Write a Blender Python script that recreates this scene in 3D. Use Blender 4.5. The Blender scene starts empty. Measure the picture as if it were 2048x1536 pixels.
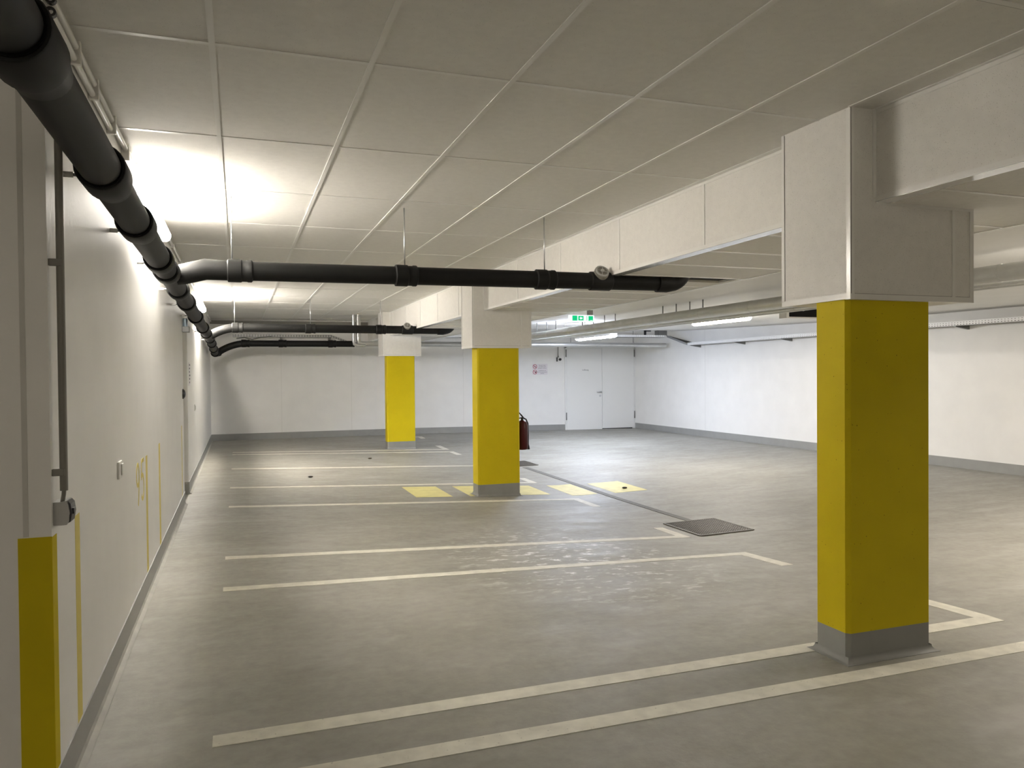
import bpy, bmesh, math, random
from mathutils import Vector, Matrix
random.seed(7)
SC = bpy.context.scene
COL = SC.collection
E0 = 1.478                                   # eye height above the floor by the left wall

# ---------------------------------------------------------------- camera
F_PX, YAW, PITCH, ROLL = 1536.6, .3426, -.0143, -.0086
def camera():
    f = Vector((math.sin(YAW)*math.cos(PITCH), math.cos(YAW)*math.cos(PITCH), math.sin(PITCH)))
    r = Vector((math.cos(YAW), -math.sin(YAW), 0)); u = r.cross(f)
    c, s = math.cos(ROLL), math.sin(ROLL)
    r, u = c*r + s*u, -s*r + c*u
    cd = bpy.data.cameras.new('camera'); cd.sensor_width = 36; cd.lens = F_PX/2048*36
    cd.clip_start = .05; cd.clip_end = 100
    o = bpy.data.objects.new('camera', cd); COL.objects.link(o)
    m = Matrix((r, u, -f)).transposed().to_4x4(); m.translation = (0, 0, E0)
    o.matrix_world = m; SC.camera = o
camera()

# ---------------------------------------------------------------- world, exposure, lamp strengths
w = bpy.data.worlds.new('world'); SC.world = w; w.use_nodes = True
w.node_tree.nodes['Background'].inputs[0].default_value = (1, 1, 1, 1)
w.node_tree.nodes['Background'].inputs[1].default_value = 0
SC.view_settings.view_transform = 'Standard'; SC.view_settings.look = 'None'
SC.view_settings.exposure = 2.66; SC.view_settings.gamma = 1; SC.view_settings.use_curve_mapping = False
SC.cycles.use_denoising = True
SC.cycles.max_bounces = 10; SC.cycles.diffuse_bounces = 6
WARM, MILD, COOL = (1, .91, .79), (1, .94, .85), (.83, .92, 1.12)
LAMP_LEFT, LAMP_LEFT_FAR, LAMP_NEAR_ADDED, LAMP_MID, LAMP_FAR, FILL_BACK = 26, 56, 22, 22, 16.5, 10

# ---------------------------------------------------------------- materials
def new_mat(name):
    m = bpy.data.materials.new(name); m.use_nodes = True
    return m, m.node_tree, m.node_tree.nodes['Principled BSDF']
def rgb(c): return (c[0], c[1], c[2], 1)
def mat(name, col, rough=.6, metal=0, noise=0, nscale=8, bump=0, bscale=60, spec=.5, specks=0, speck_col=(.3, .29, .26), speck_scale=90):
    m, nt, b = new_mat(name); N, L = nt.nodes, nt.links
    b.inputs['Roughness'].default_value = rough; b.inputs['Metallic'].default_value = metal
    b.inputs['Specular IOR Level'].default_value = spec
    b.inputs['Base Color'].default_value = rgb(col)
    tc = N.new('ShaderNodeTexCoord'); cur = None
    if noise:
        n = N.new('ShaderNodeTexNoise'); n.inputs['Scale'].default_value = nscale; n.inputs['Detail'].default_value = 6
        L.new(tc.outputs['Object'], n.inputs['Vector'])
        r = N.new('ShaderNodeValToRGB')
        r.color_ramp.elements[0].position = .3; r.color_ramp.elements[1].position = .7
        r.color_ramp.elements[0].color = rgb([c*(1-noise) for c in col]); r.color_ramp.elements[1].color = rgb([min(1, c*(1+noise)) for c in col])
        L.new(n.outputs['Fac'], r.inputs['Fac']); cur = r.outputs['Color']
    if specks:
        v = N.new('ShaderNodeTexVoronoi'); v.inputs['Scale'].default_value = speck_scale
        L.new(tc.outputs['Object'], v.inputs['Vector'])
        n2 = N.new('ShaderNodeTexNoise'); n2.inputs['Scale'].default_value = speck_scale*.6
        L.new(tc.outputs['Object'], n2.inputs['Vector'])
        ad = N.new('ShaderNodeMath'); ad.operation = 'MULTIPLY_ADD'; ad.inputs[1].default_value = .25; 
        L.new(n2.outputs['Fac'], ad.inputs[0]); L.new(v.outputs['Distance'], ad.inputs[2])
        lt = N.new('ShaderNodeMath'); lt.operation = 'LESS_THAN'; lt.inputs[1].default_value = specks
        L.new(ad.outputs[0], lt.inputs[0])
        mx = N.new('ShaderNodeMix'); mx.data_type = 'RGBA'
        mx.inputs['A'].default_value = rgb(col)
        if cur: L.new(cur, mx.inputs['A'])
        mx.inputs['B'].default_value = rgb(speck_col); L.new(lt.outputs[0], mx.inputs['Factor'])
        cur = mx.outputs['Result']
    if cur: L.new(cur, b.inputs['Base Color'])
    if bump:
        n = N.new('ShaderNodeTexNoise'); n.inputs['Scale'].default_value = bscale; n.inputs['Detail'].default_value = 4
        L.new(tc.outputs['Object'], n.inputs['Vector'])
        bp = N.new('ShaderNodeBump'); bp.inputs['Strength'].default_value = bump; bp.inputs['Distance'].default_value = .01
        L.new(n.outputs['Fac'], bp.inputs['Height']); L.new(bp.outputs['Normal'], b.inputs['Normal'])
    return m
def emit(name, col, strength, base=.8):
    m, nt, b = new_mat(name)
    b.inputs['Base Color'].default_value = rgb((base, base, base)); b.inputs['Emission Color'].default_value = rgb(col)
    b.inputs['Emission Strength'].default_value = strength
    return m
def floor_mat():
    m, nt, b = new_mat('concrete_floor'); N, L = nt.nodes, nt.links
    tc = N.new('ShaderNodeTexCoord')
    def noise(scale, detail, stretch=(1, 1, 1), off=(0, 0, 0)):
        mp = N.new('ShaderNodeMapping'); mp.inputs['Scale'].default_value = stretch; mp.inputs['Location'].default_value = off
        L.new(tc.outputs['Object'], mp.inputs['Vector'])
        n = N.new('ShaderNodeTexNoise'); n.inputs['Scale'].default_value = scale; n.inputs['Detail'].default_value = detail
        n.inputs['Roughness'].default_value = .62
        L.new(mp.outputs['Vector'], n.inputs['Vector']); return n.outputs['Fac']
    def ramp(fac, a, b_, ca, cb):
        r = N.new('ShaderNodeValToRGB'); e = r.color_ramp.elements
        e[0].position = a; e[1].position = b_; e[0].color = rgb(ca); e[1].color = rgb(cb)
        L.new(fac, r.inputs['Fac']); return r.outputs['Color']
    def mix(f, a, bb, mode='MIX'):
        x = N.new('ShaderNodeMix'); x.data_type = 'RGBA'; x.blend_type = mode
        if isinstance(f, (int, float)): x.inputs['Factor'].default_value = f
        else: L.new(f, x.inputs['Factor'])
        for s, v in (('A', a), ('B', bb)):
            if isinstance(v, tuple): x.inputs[s].default_value = rgb(v)
            else: L.new(v, x.inputs[s])
        return x.outputs['Result']
    base = ramp(noise(.9, 8, (1, 1.25, 1)), .32, .7, (.235, .225, .190), (.305, .293, .258))
    fine = ramp(noise(14, 6), .3, .72, (.86, .86, .86), (1.1, 1.1, 1.1))
    col = mix(1.0, base, fine, 'MULTIPLY')
    # broad pale trowel marks
    tr = ramp(noise(2.2, 7, (.75, 1.6, 1), (3, 1, 0)), .54, .8, (0, 0, 0), (1, 1, 1))
    col = mix(tr, col, (.345, .335, .31))
    # chalky scuffs concentrated between two bays
    sc = ramp(noise(9.5, 12, (.85, 1.6, 1), (7, 2, 0)), .545, .64, (0, 0, 0), (1, 1, 1))
    mp = N.new('ShaderNodeMapping'); mp.inputs['Location'].default_value = (-2.6*.85, -5.9*.56, 0); mp.inputs['Scale'].default_value = (.85, .56, 0)
    L.new(tc.outputs['Object'], mp.inputs['Vector'])
    gr = N.new('ShaderNodeTexGradient'); gr.gradient_type = 'SPHERICAL'; L.new(mp.outputs['Vector'], gr.inputs['Vector'])
    mm = N.new('ShaderNodeMath'); mm.operation = 'MULTIPLY'; L.new(sc, mm.inputs[0]); L.new(gr.outputs['Fac'], mm.inputs[1])
    col = mix(mm.outputs[0], col, (.88, .87, .86))
    # tiny dark specks
    sp = ramp(noise(85, 2, off=(5, 5, 5)), .77, .80, (0, 0, 0), (1, 1, 1))
    col = mix(sp, col, (.2, .185, .16))
    L.new(col, b.inputs['Base Color'])
    rr = ramp(noise(3.0, 6, (.7, 1.8, 1), (2, 9, 0)), .3, .75, (.46, .46, .46), (.66, .66, .66))
    b.inputs['Specular IOR Level'].default_value = .6
    L.new(rr, b.inputs['Roughness'])
    bp = N.new('ShaderNodeBump'); bp.inputs['Strength'].default_value = .12; bp.inputs['Distance'].default_value = .01
    L.new(noise(45, 5), bp.inputs['Height']); L.new(bp.outputs['Normal'], b.inputs['Normal'])
    return m
M = dict(
    wall=mat('white_wall_paint', (.80, .79, .765), .46, noise=.025, nscale=3, bump=.06, bscale=45),
    slab=mat('white_painted_slab', (.78, .775, .76), .6, noise=.03, nscale=2, bump=.05),
    tile=mat('mineral_fibre_tile', (.70, .685, .65), .75, noise=.03, nscale=22, bump=.08, bscale=160, specks=.275, speck_col=(.46, .44, .405), speck_scale=112),
    tile_smooth=mat('mineral_fibre_tile_fine', (.70, .685, .65), .75, noise=.03, nscale=22, bump=.06, bscale=160, specks=.235, speck_col=(.50, .48, .45), speck_scale=82),
    trim=mat('white_metal_trim', (.80, .79, .76), .22),
    bar=mat('white_grid_bar', (.72, .71, .68), .35),
    bright_bar=mat('white_enamel_bar', (.82, .81, .78), .3),
    gloss=mat('glossy_white_aluminium', (.88, .88, .88), .13, .55),
    strip=mat('grey_white_cover', (.56, .55, .52), .5),
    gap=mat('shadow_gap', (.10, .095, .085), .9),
    yellow=mat('yellow_paint', (.56, .443, .010), .6, spec=.1, noise=.03, nscale=5, bump=.05, bscale=30, specks=.185, speck_col=(.24, .18, .004), speck_scale=30),
    corner_yellow=mat('yellow_corner_paint', (.56, .443, .010), .6, spec=.1, noise=.04, nscale=5, bump=.04, bscale=30),
    wall_yellow=mat('yellow_wall_paint', (.68, .56, .11), .5, noise=.04, nscale=9),
    pale_yellow=mat('worn_yellow_floor_paint', (.66, .60, .24), .55, noise=.1, nscale=9),
    white_line=mat('worn_white_line_paint', (.62, .60, .52), .55, noise=.13, nscale=11, specks=.22, speck_col=(.42, .40, .35), speck_scale=34),
    plinth=mat('grey_plinth_paint', (.25, .25, .238), .7, noise=.06, nscale=6),
    skirting=mat('grey_skirting_paint', (.29, .29, .277), .42, noise=.05, nscale=6),
    cove=mat('pale_cove_sealer', (.33, .32, .29), .5, noise=.12, nscale=8),
    black=mat('black_plastic_pipe', (.0075, .0075, .007), .55, noise=.15, nscale=9, spec=.22),
    seal=mat('black_rubber_seal', (.002, .002, .002), .6, spec=.1),
    grey_plastic=mat('light_grey_plastic', (.42, .42, .41), .4),
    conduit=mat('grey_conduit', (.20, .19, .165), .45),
    dark=mat('dark_plastic', (.012, .012, .013), .35),
    void=mat('dark_void', (.006, .005, .005), .9),
    steel=mat('galvanised_steel', (.62, .63, .64), .32, 1, noise=.08, nscale=20),
    dark_steel=mat('dull_steel', (.26, .26, .255), .45, 1),
    foil=mat('foil_insulation', (.60, .60, .585), .38, .75, noise=.07, nscale=5, bump=.12, bscale=14),
    tray=mat('perforated_tray_steel', (.84, .84, .84), .4),
    grate=mat('grating_steel', (.13, .118, .10), .5, .6, noise=.2, nscale=20),
    channel=mat('drain_channel_concrete', (.125, .118, .102), .65, noise=.12, nscale=12),
    red=mat('red_extinguisher_enamel', (.05, .002, .002), .3, spec=.3),
    door=mat('white_door_enamel', (.78, .78, .76), .35),
    sign_white=mat('sign_white', (.73, .69, .71), .4),
    sign_red=mat('sign_red', (.42, .04, .07), .4),
    sign_black=mat('sign_print', (.10, .10, .11), .5),
    white_plastic=mat('white_plastic', (.72, .71, .68), .35),
    blue_steel=mat('bluish_metal', (.42, .52, .60), .3, .5),
    debris=mat('dry_leaf', (.035, .028, .02), .8),
    floor=floor_mat(),
    sign_glow=emit('exit_sign_glow', (.84, 1, .94), .19, 0),
    sign_green=emit('exit_sign_green', (.0, .42, .16), .24, 0),
)

# ---------------------------------------------------------------- building helpers
class MB:
    def __init__(s): s.bm = bmesh.new()
    def face(s, pts):
        s.bm.faces.new([s.bm.verts.new(p) for p in pts]); return s
    def box(s, x0, x1, y0, y1, z0, z1, bev=0):
        b = bmesh.new()
        bmesh.ops.create_cube(b, size=1, matrix=Matrix.Translation(((x0+x1)/2, (y0+y1)/2, (z0+z1)/2)) @ Matrix.Diagonal((abs(x1-x0), abs(y1-y0), abs(z1-z0), 1)))
        if bev: bmesh.ops.bevel(b, geom=b.edges[:], offset=bev, segments=2, profile=.5, affect='EDGES')
        s.add(b); return s
    def add(s, b):
        me = bpy.data.meshes.new('t'); b.to_mesh(me); b.free(); s.bm.from_mesh(me); bpy.data.meshes.remove(me)
    def prism(s, pts, a, b_, axis='z', zf=None):
        """extrude a polygon of 2D points; axis: the extrusion direction"""
        def P(p, t):
            return {'z': (p[0], p[1], t), 'y': (p[0], t, p[1]), 'x': (t, p[0], p[1])}[axis]
        va = [s.bm.verts.new(P(p, a)) for p in pts]; vb = [s.bm.verts.new(P(p, b_)) for p in pts]
        n = len(pts); s.bm.faces.new(va); s.bm.faces.new(vb[::-1])
        for i in range(n): s.bm.faces.new((va[i], vb[i], vb[(i+1) % n], va[(i+1) % n]))
        return s
    def tube(s, path, r, seg=16, cap=True):
        """swept circle along a polyline; r a number or a list"""
        P = [Vector(p) for p in path]; n = len(P)
        R = r if isinstance(r, (list, tuple)) else [r]*n
        T = []
        for i in range(n):
            a = P[max(i-1, 0)]; b = P[min(i+1, n-1)]; T.append((b-a).normalized())
        up = Vector((0, 0, 1)) if abs(T[0].z) < .9 else Vector((1, 0, 0))
        u = T[0].cross(up).normalized(); rings = []
        for i in range(n):
            u = (u - T[i]*u.dot(T[i])).normalized(); v = T[i].cross(u)
            rings.append([s.bm.verts.new(P[i] + R[i]*(math.cos(2*math.pi*k/seg)*u + math.sin(2*math.pi*k/seg)*v)) for k in range(seg)])
        for i in range(n-1):
            for k in range(seg):
                f = s.bm.faces.new((rings[i][k], rings[i][(k+1) % seg], rings[i+1][(k+1) % seg], rings[i+1][k])); f.smooth = True
        if cap:
            s.bm.faces.new(rings[0][::-1]); s.bm.faces.new(rings[-1])
        return s
    def ring(s, c, axis, R0, R1, wd, seg=24):
        """a washer: inner R0, outer R1, thickness wd along axis"""
        c = Vector(c); a = Vector(axis).normalized(); up = Vector((0, 0, 1)) if abs(a.z) < .9 else Vector((1, 0, 0))
        u = a.cross(up).normalized(); v = a.cross(u); loops = []
        for (r, h) in ((R0, -wd/2), (R1, -wd/2), (R1, wd/2), (R0, wd/2)):
            loops.append([s.bm.verts.new(c + a*h + r*(math.cos(2*math.pi*k/seg)*u + math.sin(2*math.pi*k/seg)*v)) for k in range(seg)])
        for i in range(4):
            A, B = loops[i], loops[(i+1) % 4]
            for k in range(seg): s.bm.faces.new((A[k], A[(k+1) % seg], B[(k+1) % seg], B[k]))
        return s
    def obj(s, name, m, parent=None, smooth=False):
        bmesh.ops.recalc_face_normals(s.bm, faces=s.bm.faces[:])
        for e in s.bm.edges:
            if len(e.link_faces) == 2 and e.calc_face_angle(0) > .62: e.smooth = False
        me = bpy.data.meshes.new(name); s.bm.to_mesh(me); s.bm.free()
        if m: me.materials.append(m)
        if smooth:
            for p in me.polygons: p.use_smooth = True
        o = bpy.data.objects.new(name, me); COL.objects.link(o)
        if parent:
            o.parent = parent; o.matrix_parent_inverse = parent.matrix_world.inverted() if False else Matrix.Translation(-world_loc(parent))
        return o
LOC = {}
def world_loc(o):
    return LOC.get(o.name, Vector((0, 0, 0)))
def thing(name, label, cat, loc, group=None):
    o = bpy.data.objects.new(name, None); COL.objects.link(o); o.location = loc; o.empty_display_size = .1
    LOC[o.name] = Vector(loc); tag(o, label, cat, group); return o
def tag(o, label, cat, group=None):
    o['label'] = label; o['category'] = cat
    if group: o['group'] = group
    return o
def struct(o, label=None):
    o['kind'] = 'structure'
    if label: o['label'] = label
    return o
def text_mb(body, size, ext=.001):
    """text as a mesh in the XZ plane facing -Y, centred at the origin"""
    c = bpy.data.curves.new('t', 'FONT'); c.body = body; c.size = size; c.extrude = ext; c.align_x = 'CENTER'; c.align_y = 'CENTER'; c.resolution_u = 3
    o = bpy.data.objects.new('t', c); COL.objects.link(o)
    dg = bpy.context.evaluated_depsgraph_get(); me = bpy.data.meshes.new_from_object(o.evaluated_get(dg))
    mb = MB(); mb.bm.from_mesh(me); bpy.data.objects.remove(o); bpy.data.curves.remove(c); bpy.data.meshes.remove(me)
    bmesh.ops.transform(mb.bm, matrix=Matrix.Rotation(math.pi/2, 4, 'X'), verts=mb.bm.verts[:])
    return mb
def xf(mb, m): bmesh.ops.transform(mb.bm, matrix=m, verts=mb.bm.verts[:]); return mb

# ---------------------------------------------------------------- survey of the place
XL, XR, YB, YN = -.593, 10.4, 19.0, -6.0     # left wall, right wall, back wall, wall behind the camera
YC, XNL = 2.93, -4.0                         # outer corner where the room widens to the left, far left wall there
ZC = 1.303 + E0                              # tiled ceiling
XB, XS = 3.03, 4.33                          # beam face, edge of the lowered soffit
def interp(t, x):
    if x <= t[0][0]: return t[0][1]
    for (a, b), (c, d) in zip(t, t[1:]):
        if x <= c: return b + (d-b)*(x-a)/(c-a)
    return t[-1][1]
DT = [(-6, 0), (3.4, 0), (5.64, .13), (6.6, .176), (8, .19), (9.18, .195), (10.77, .18), (13, .16), (15.47, .135), (17, .09), (19, 0)]
LT = [(-6, 0), (10, 0), (19, -.032)]
RT = [(-6, -.012), (5, -.027), (9, -.037), (12, -.057), (19, -.084)]
def fz(x, y):
    zl = interp(LT, y); d = interp(DT, y)
    if x <= -.115: return zl
    if x <= 4.4: return zl - d*(x+.115)/4.515
    t = min(1, (x-4.4)/6.0); return zl - d + (interp(RT, y) - zl + d)*t
def bz(y): return E0 + interp([(-6, .846), (3.8, .846), (8, .818), (19, .815)], y)     # beam / soffit underside
def cz(y): return E0 + interp([(-6, .875), (10.5, .875), (17, 1.02), (19, 1.08)], y)   # slab over the right aisle

# ---------------------------------------------------------------- floor
def frange(a, b, st):
    n = max(1, round((b-a)/st)); return [a + (b-a)*i/n for i in range(n+1)]
xs = frange(XNL, XL, .3)[:-1] + frange(XL, -.115, .24)[:-1] + frange(-.115, 4.4, .25)[:-1] + frange(4.4, XR, .3)
ys = []
for a, b in ((-6, 3.4), (3.4, 5.64), (5.64, 6.6), (6.6, 8), (8, 9.18), (9.18, 10.77), (10.77, 13), (13, 15.47), (15.47, 17), (17, 19)):
    ys += frange(a, b, .2 if a > 0 else .4)[:-1]
ys.append(19.0)
mb = MB()
V = [[mb.bm.verts.new((x, y, fz(x, y))) for y in ys] for x in xs]
for i in range(len(xs)-1):
    for j in range(len(ys)-1):
        f = mb.bm.faces.new((V[i][j], V[i+1][j], V[i+1][j+1], V[i][j+1])); f.smooth = True
struct(mb.obj('floor', M['floor']), 'grey beige concrete garage floor sloping to a drain')

# ---------------------------------------------------------------- walls
TOP = ZC + .12
mb = MB(); T = .25
mb.box(XL-T, XL, YC, 9.57, -.1, TOP)                       # up to the recess
mb.box(XL-T, XL, 10.40, YB+T, -.1, TOP)
mb.box(XL-T, XL, 9.57, 10.40, .70+E0, TOP)                # above the recess
mb.box(XL-T-.1, XL-T, 9.4, 10.6, -.1, TOP)               # behind the recess door
struct(mb.obj('wall_left', M['wall']), 'white painted left wall')
struct(MB().box(XNL, XL-T, YC, YC+T, -.1, TOP).box(XNL-T, XNL, YN, YC+T, -.1, TOP).obj('wall_corner', M['wall']), 'white wall turning the corner at the left')
bw = struct(MB().box(XL-T, XR+T, YB, YB+T, -.2, TOP).obj('wall_back', M['wall']), 'white back wall')
for x in (.97, 2.61, 5.45):
    MB().box(x-.006, x+.006, YB-.002, YB, fz(x, YB), TOP-.1).obj('panel_joint', M['bar'], bw)
rw = struct(MB().box(XR, XR+T, YN, YB, -.2, TOP).obj('wall_right', M['wall']), 'white right wall')
for y in (15.57, 10.2):
    MB().box(XR-.002, XR, y-.006, y+.006, fz(XR, y), cz(y)).obj('panel_joint', M['bar'], rw)
struct(MB().box(XNL-T, XR+T, YN-T, YN, -.1, TOP).obj('wall_front', M['wall']), 'white wall behind the viewer')

# painted plinth bands along the walls, following the floor
def band(name, pts, nrm, h, m, th=.006):
    mb = MB(); low = []; nx, ny = nrm
    for (x, y) in pts:
        z = fz(x, y); low.append([mb.bm.verts.new(p) for p in ((x, y, z-.02), (x+nx*th, y+ny*th, z-.02), (x+nx*th, y+ny*th, z+h), (x, y, z+h))])
    for a, b in zip(low, low[1:]):
        for k in range(4): mb.bm.faces.new((a[k], a[(k+1) % 4], b[(k+1) % 4], b[k]))
    mb.bm.faces.new(low[0][::-1]); mb.bm.faces.new(low[-1])
    return struct(mb.obj(name, m))
def cove(pts, nrm, parent, wd=.034):
    mb = MB(); L = []; nx, ny = nrm
    for (x, y) in pts:
        L.append([mb.bm.verts.new((x+nx*.006, y+ny*.006, fz(x, y)+.03)), mb.bm.verts.new((x+nx*(.012), y+ny*.012, fz(x, y)+.014)), mb.bm.verts.new((x+nx*wd, y+ny*wd, fz(x+nx*wd, y+ny*wd)+.003)), mb.bm.verts.new((x+nx*.006, y+ny*.006, fz(x, y)-.01))])
    for a, b in zip(L, L[1:]):
        for k in range(4): mb.bm.faces.new((a[k], a[(k+1) % 4], b[(k+1) % 4], b[k]))
    mb.bm.faces.new(L[0][::-1]); mb.bm.faces.new(L[-1])
    mb.obj('cove', M['cove'], parent)
line = [(XL, y) for y in frange(YC, 9.57, .5)]; b = band('baseboard_left', line, (1, 0), .150, M['skirting']); cove(line, (1, 0), b)
line = [(XL, y) for y in frange(10.40, YB, .5)]; b = band('baseboard_left', line, (1, 0), .150, M['skirting']); cove(line, (1, 0), b)
band('baseboard_left', [(XL-T, 10.40), (XL, 10.40)], (0, -1), .150, M['skirting'])
line = [(x, YB) for x in frange(XL, 8.29, .5)]; b = band('baseboard_back', line, (0, -1), .150, M['skirting'])
line = [(XR, y) for y in frange(YN, YB, .5)]; b = band('baseboard_right', line, (-1, 0), .150, M['skirting'])
band('baseboard_corner', [(XNL, YC), (XL, YC)], (0, -1), .150, M['skirting'])

# ---------------------------------------------------------------- ceilings
mb = MB()
mb.box(XL-.02, XB+.3, YC, YB+.05, ZC, ZC+.1).box(XNL, XB+.3, YN, YC, ZC, ZC+.1)
ceil = struct(mb.obj('ceiling', M['tile_smooth']), 'suspended ceiling of pale mineral tiles')
COLX = [-.08 + .625*k for k in range(-6, 5)]
ROWY = [3.25 + 1.2465*k for k in range(-7, 13)]
mb = MB()
for x in COLX:
    y0 = YC if x < XL else YN
    if x < XL: mb.box(x-.012, x+.012, YN, YC, ZC-.004, ZC)
    else: mb.box(x-.012, x+.012, YN, YB, ZC-.004, ZC)
mb.obj('runner_bar', M['bar'], ceil)
mb = MB(); gp = MB()
for y in ROWY:
    x0 = XL if y > YC else XNL
    cuts = [x0] + [x for x in COLX if x > x0+.02] + [XB]
    for a, b in zip(cuts, cuts[1:]):
        mb.box(a+.012, b-.012, y-.013, y+.011, ZC-.0022, ZC); gp.box(a+.012, b-.012, y+.011, y+.0145, ZC-.0008, ZC)
mb.obj('cross_bar', M['bar'], ceil); gp.obj('tile_gap', M['gap'], ceil)
mb = MB()
mb.box(XB-.045, XB, 3.535, YB, ZC-.003, ZC).box(2.855, 2.879, YN, 3.03, ZC-.004, ZC).box(XB-.024, XB, YN, 3.03, ZC-.003, ZC).box(XL, XL+.02, YC, YB, ZC-.003, ZC)
mb.obj('edge_angle', M['bar'], ceil)
# slab over the right aisle, rising slightly to the back
mb = MB(); ysl = frange(YN, YB, .5); rows = []
for y in ysl: rows.append([mb.bm.verts.new(p) for p in ((XS+.006, y, cz(y)), (XR, y, cz(y)), (XR, y, TOP), (XS+.006, y, TOP))])
for a, b in zip(rows, rows[1:]):
    for k in range(4): mb.bm.faces.new((a[k], a[(k+1) % 4], b[(k+1) % 4], b[k]))
mb.bm.faces.new(rows[0][::-1]); mb.bm.faces.new(rows[-1])
struct(mb.obj('ceiling', M['slab']), 'white painted concrete ceiling over the right aisle')
# dark strip standing in for the shaded gap atop the back wall
struct(MB().box(XL, XB-.01, YB-.05, YB, ZC-.115, ZC-.03).obj('shade_strip', M['conduit']), 'grey strip painted as the shaded gap along the top of the back wall')

# ---------------------------------------------------------------- beam and soffit between the columns
CAPS = [(3.03, 3.535), (9.54, 10.05), (16.06, 16.6)]
beam = thing('beam', 'boxed white beam running lengthwise over the three yellow columns', 'beam', (XB, 3, bz(3)))
SEG = [(YN, 3.03), (3.535, 9.54), (10.05, 16.06), (16.6, YB)]
def warp_strip(x0, x1, y0, y1, z0f, z1f, mb=None, st=.6):
    mb = mb or MB(); rows = []
    for y in frange(y0, y1, st):
        rows.append([mb.bm.verts.new(p) for p in ((x0, y, z0f(y)), (x1, y, z0f(y)), (x1, y, z1f(y)), (x0, y, z1f(y)))])
    for a, b in zip(rows, rows[1:]):
        for k in range(4): mb.bm.faces.new((a[k], a[(k+1) % 4], b[(k+1) % 4], b[k]))
    mb.bm.faces.new(rows[0][::-1]); mb.bm.faces.new(rows[-1]); return mb
top = lambda y: ZC
for a, b in SEG:
    warp_strip(XB, XB+.22, a, b, bz, top).obj('cladding', M['tile'], beam)
    mb = warp_strip(XB-.004, XB, a, b, bz, lambda y: bz(y)+.026)
    warp_strip(XB-.004, XB, a, b, lambda y: ZC-.022, lambda y: ZC-.003, mb)
    mb.obj('side_trim', M['bar'], beam)
    o = warp_strip(XB-.004, XB+.082, a, b, lambda y: bz(y)-.004, bz).obj('bottom_trim', M['gloss'], beam)
    o['label'] = 'glossy white metal edge trim'
    y = 4.54 - 1.2465*9
    while y < b:
        if y > a+.1: MB().box(XB-.004, XB, y-.011, y+.011, bz(y)+.026, ZC-.022).obj('joint_strip', M['bar'], beam)
        y += 1.2465
y = 4.6 - .625*10
while y < YB:
    if not any(a-.03 < y < b+.03 for a, b in CAPS): MB().box(XB+.088, XB+.22, y-.010, y+.010, bz(y)-.005, bz(y)).obj('underside_joint', M['bright_bar'], beam)
    y += .625
soff = thing('soffit', 'lowered white tiled soffit strip along the right side of the beam', 'soffit', (XS, 3, bz(3)))
HX0, HX1, HY0, HY1 = 3.80, 4.27, 5.86, 6.16
mb = MB()
for y0, y1, x0, x1 in ((YN, HY0, XB+.22, XS), (HY0, HY1, XB+.22, HX0), (HY0, HY1, HX1, XS), (HY1, YB, XB+.22, XS)):
    warp_strip(x0, x1, y0, y1, bz, lambda y: bz(y)+.02, mb)
mb.obj('panel', M['tile_smooth'], soff)
MB().box(HX0, HX1, HY0, HY1, bz(6)+.02, bz(6)+.03).obj('opening', M['void'], soff)
y = 4.6 - .625*10
while y < YB:
    MB().box(XB+.22, XS-.012, y-.010, y+.010, bz(y)-.005, bz(y)).obj('joint_bar', M['bright_bar'], soff); y += .625
mb = warp_strip(XS-.014, XS+.006, YN, YB, lambda y: bz(y)-.005, bz); warp_strip(XS, XS+.006, YN, YB, bz, cz, mb)
mb.obj('edge_trim', M['trim'], soff)

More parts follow.
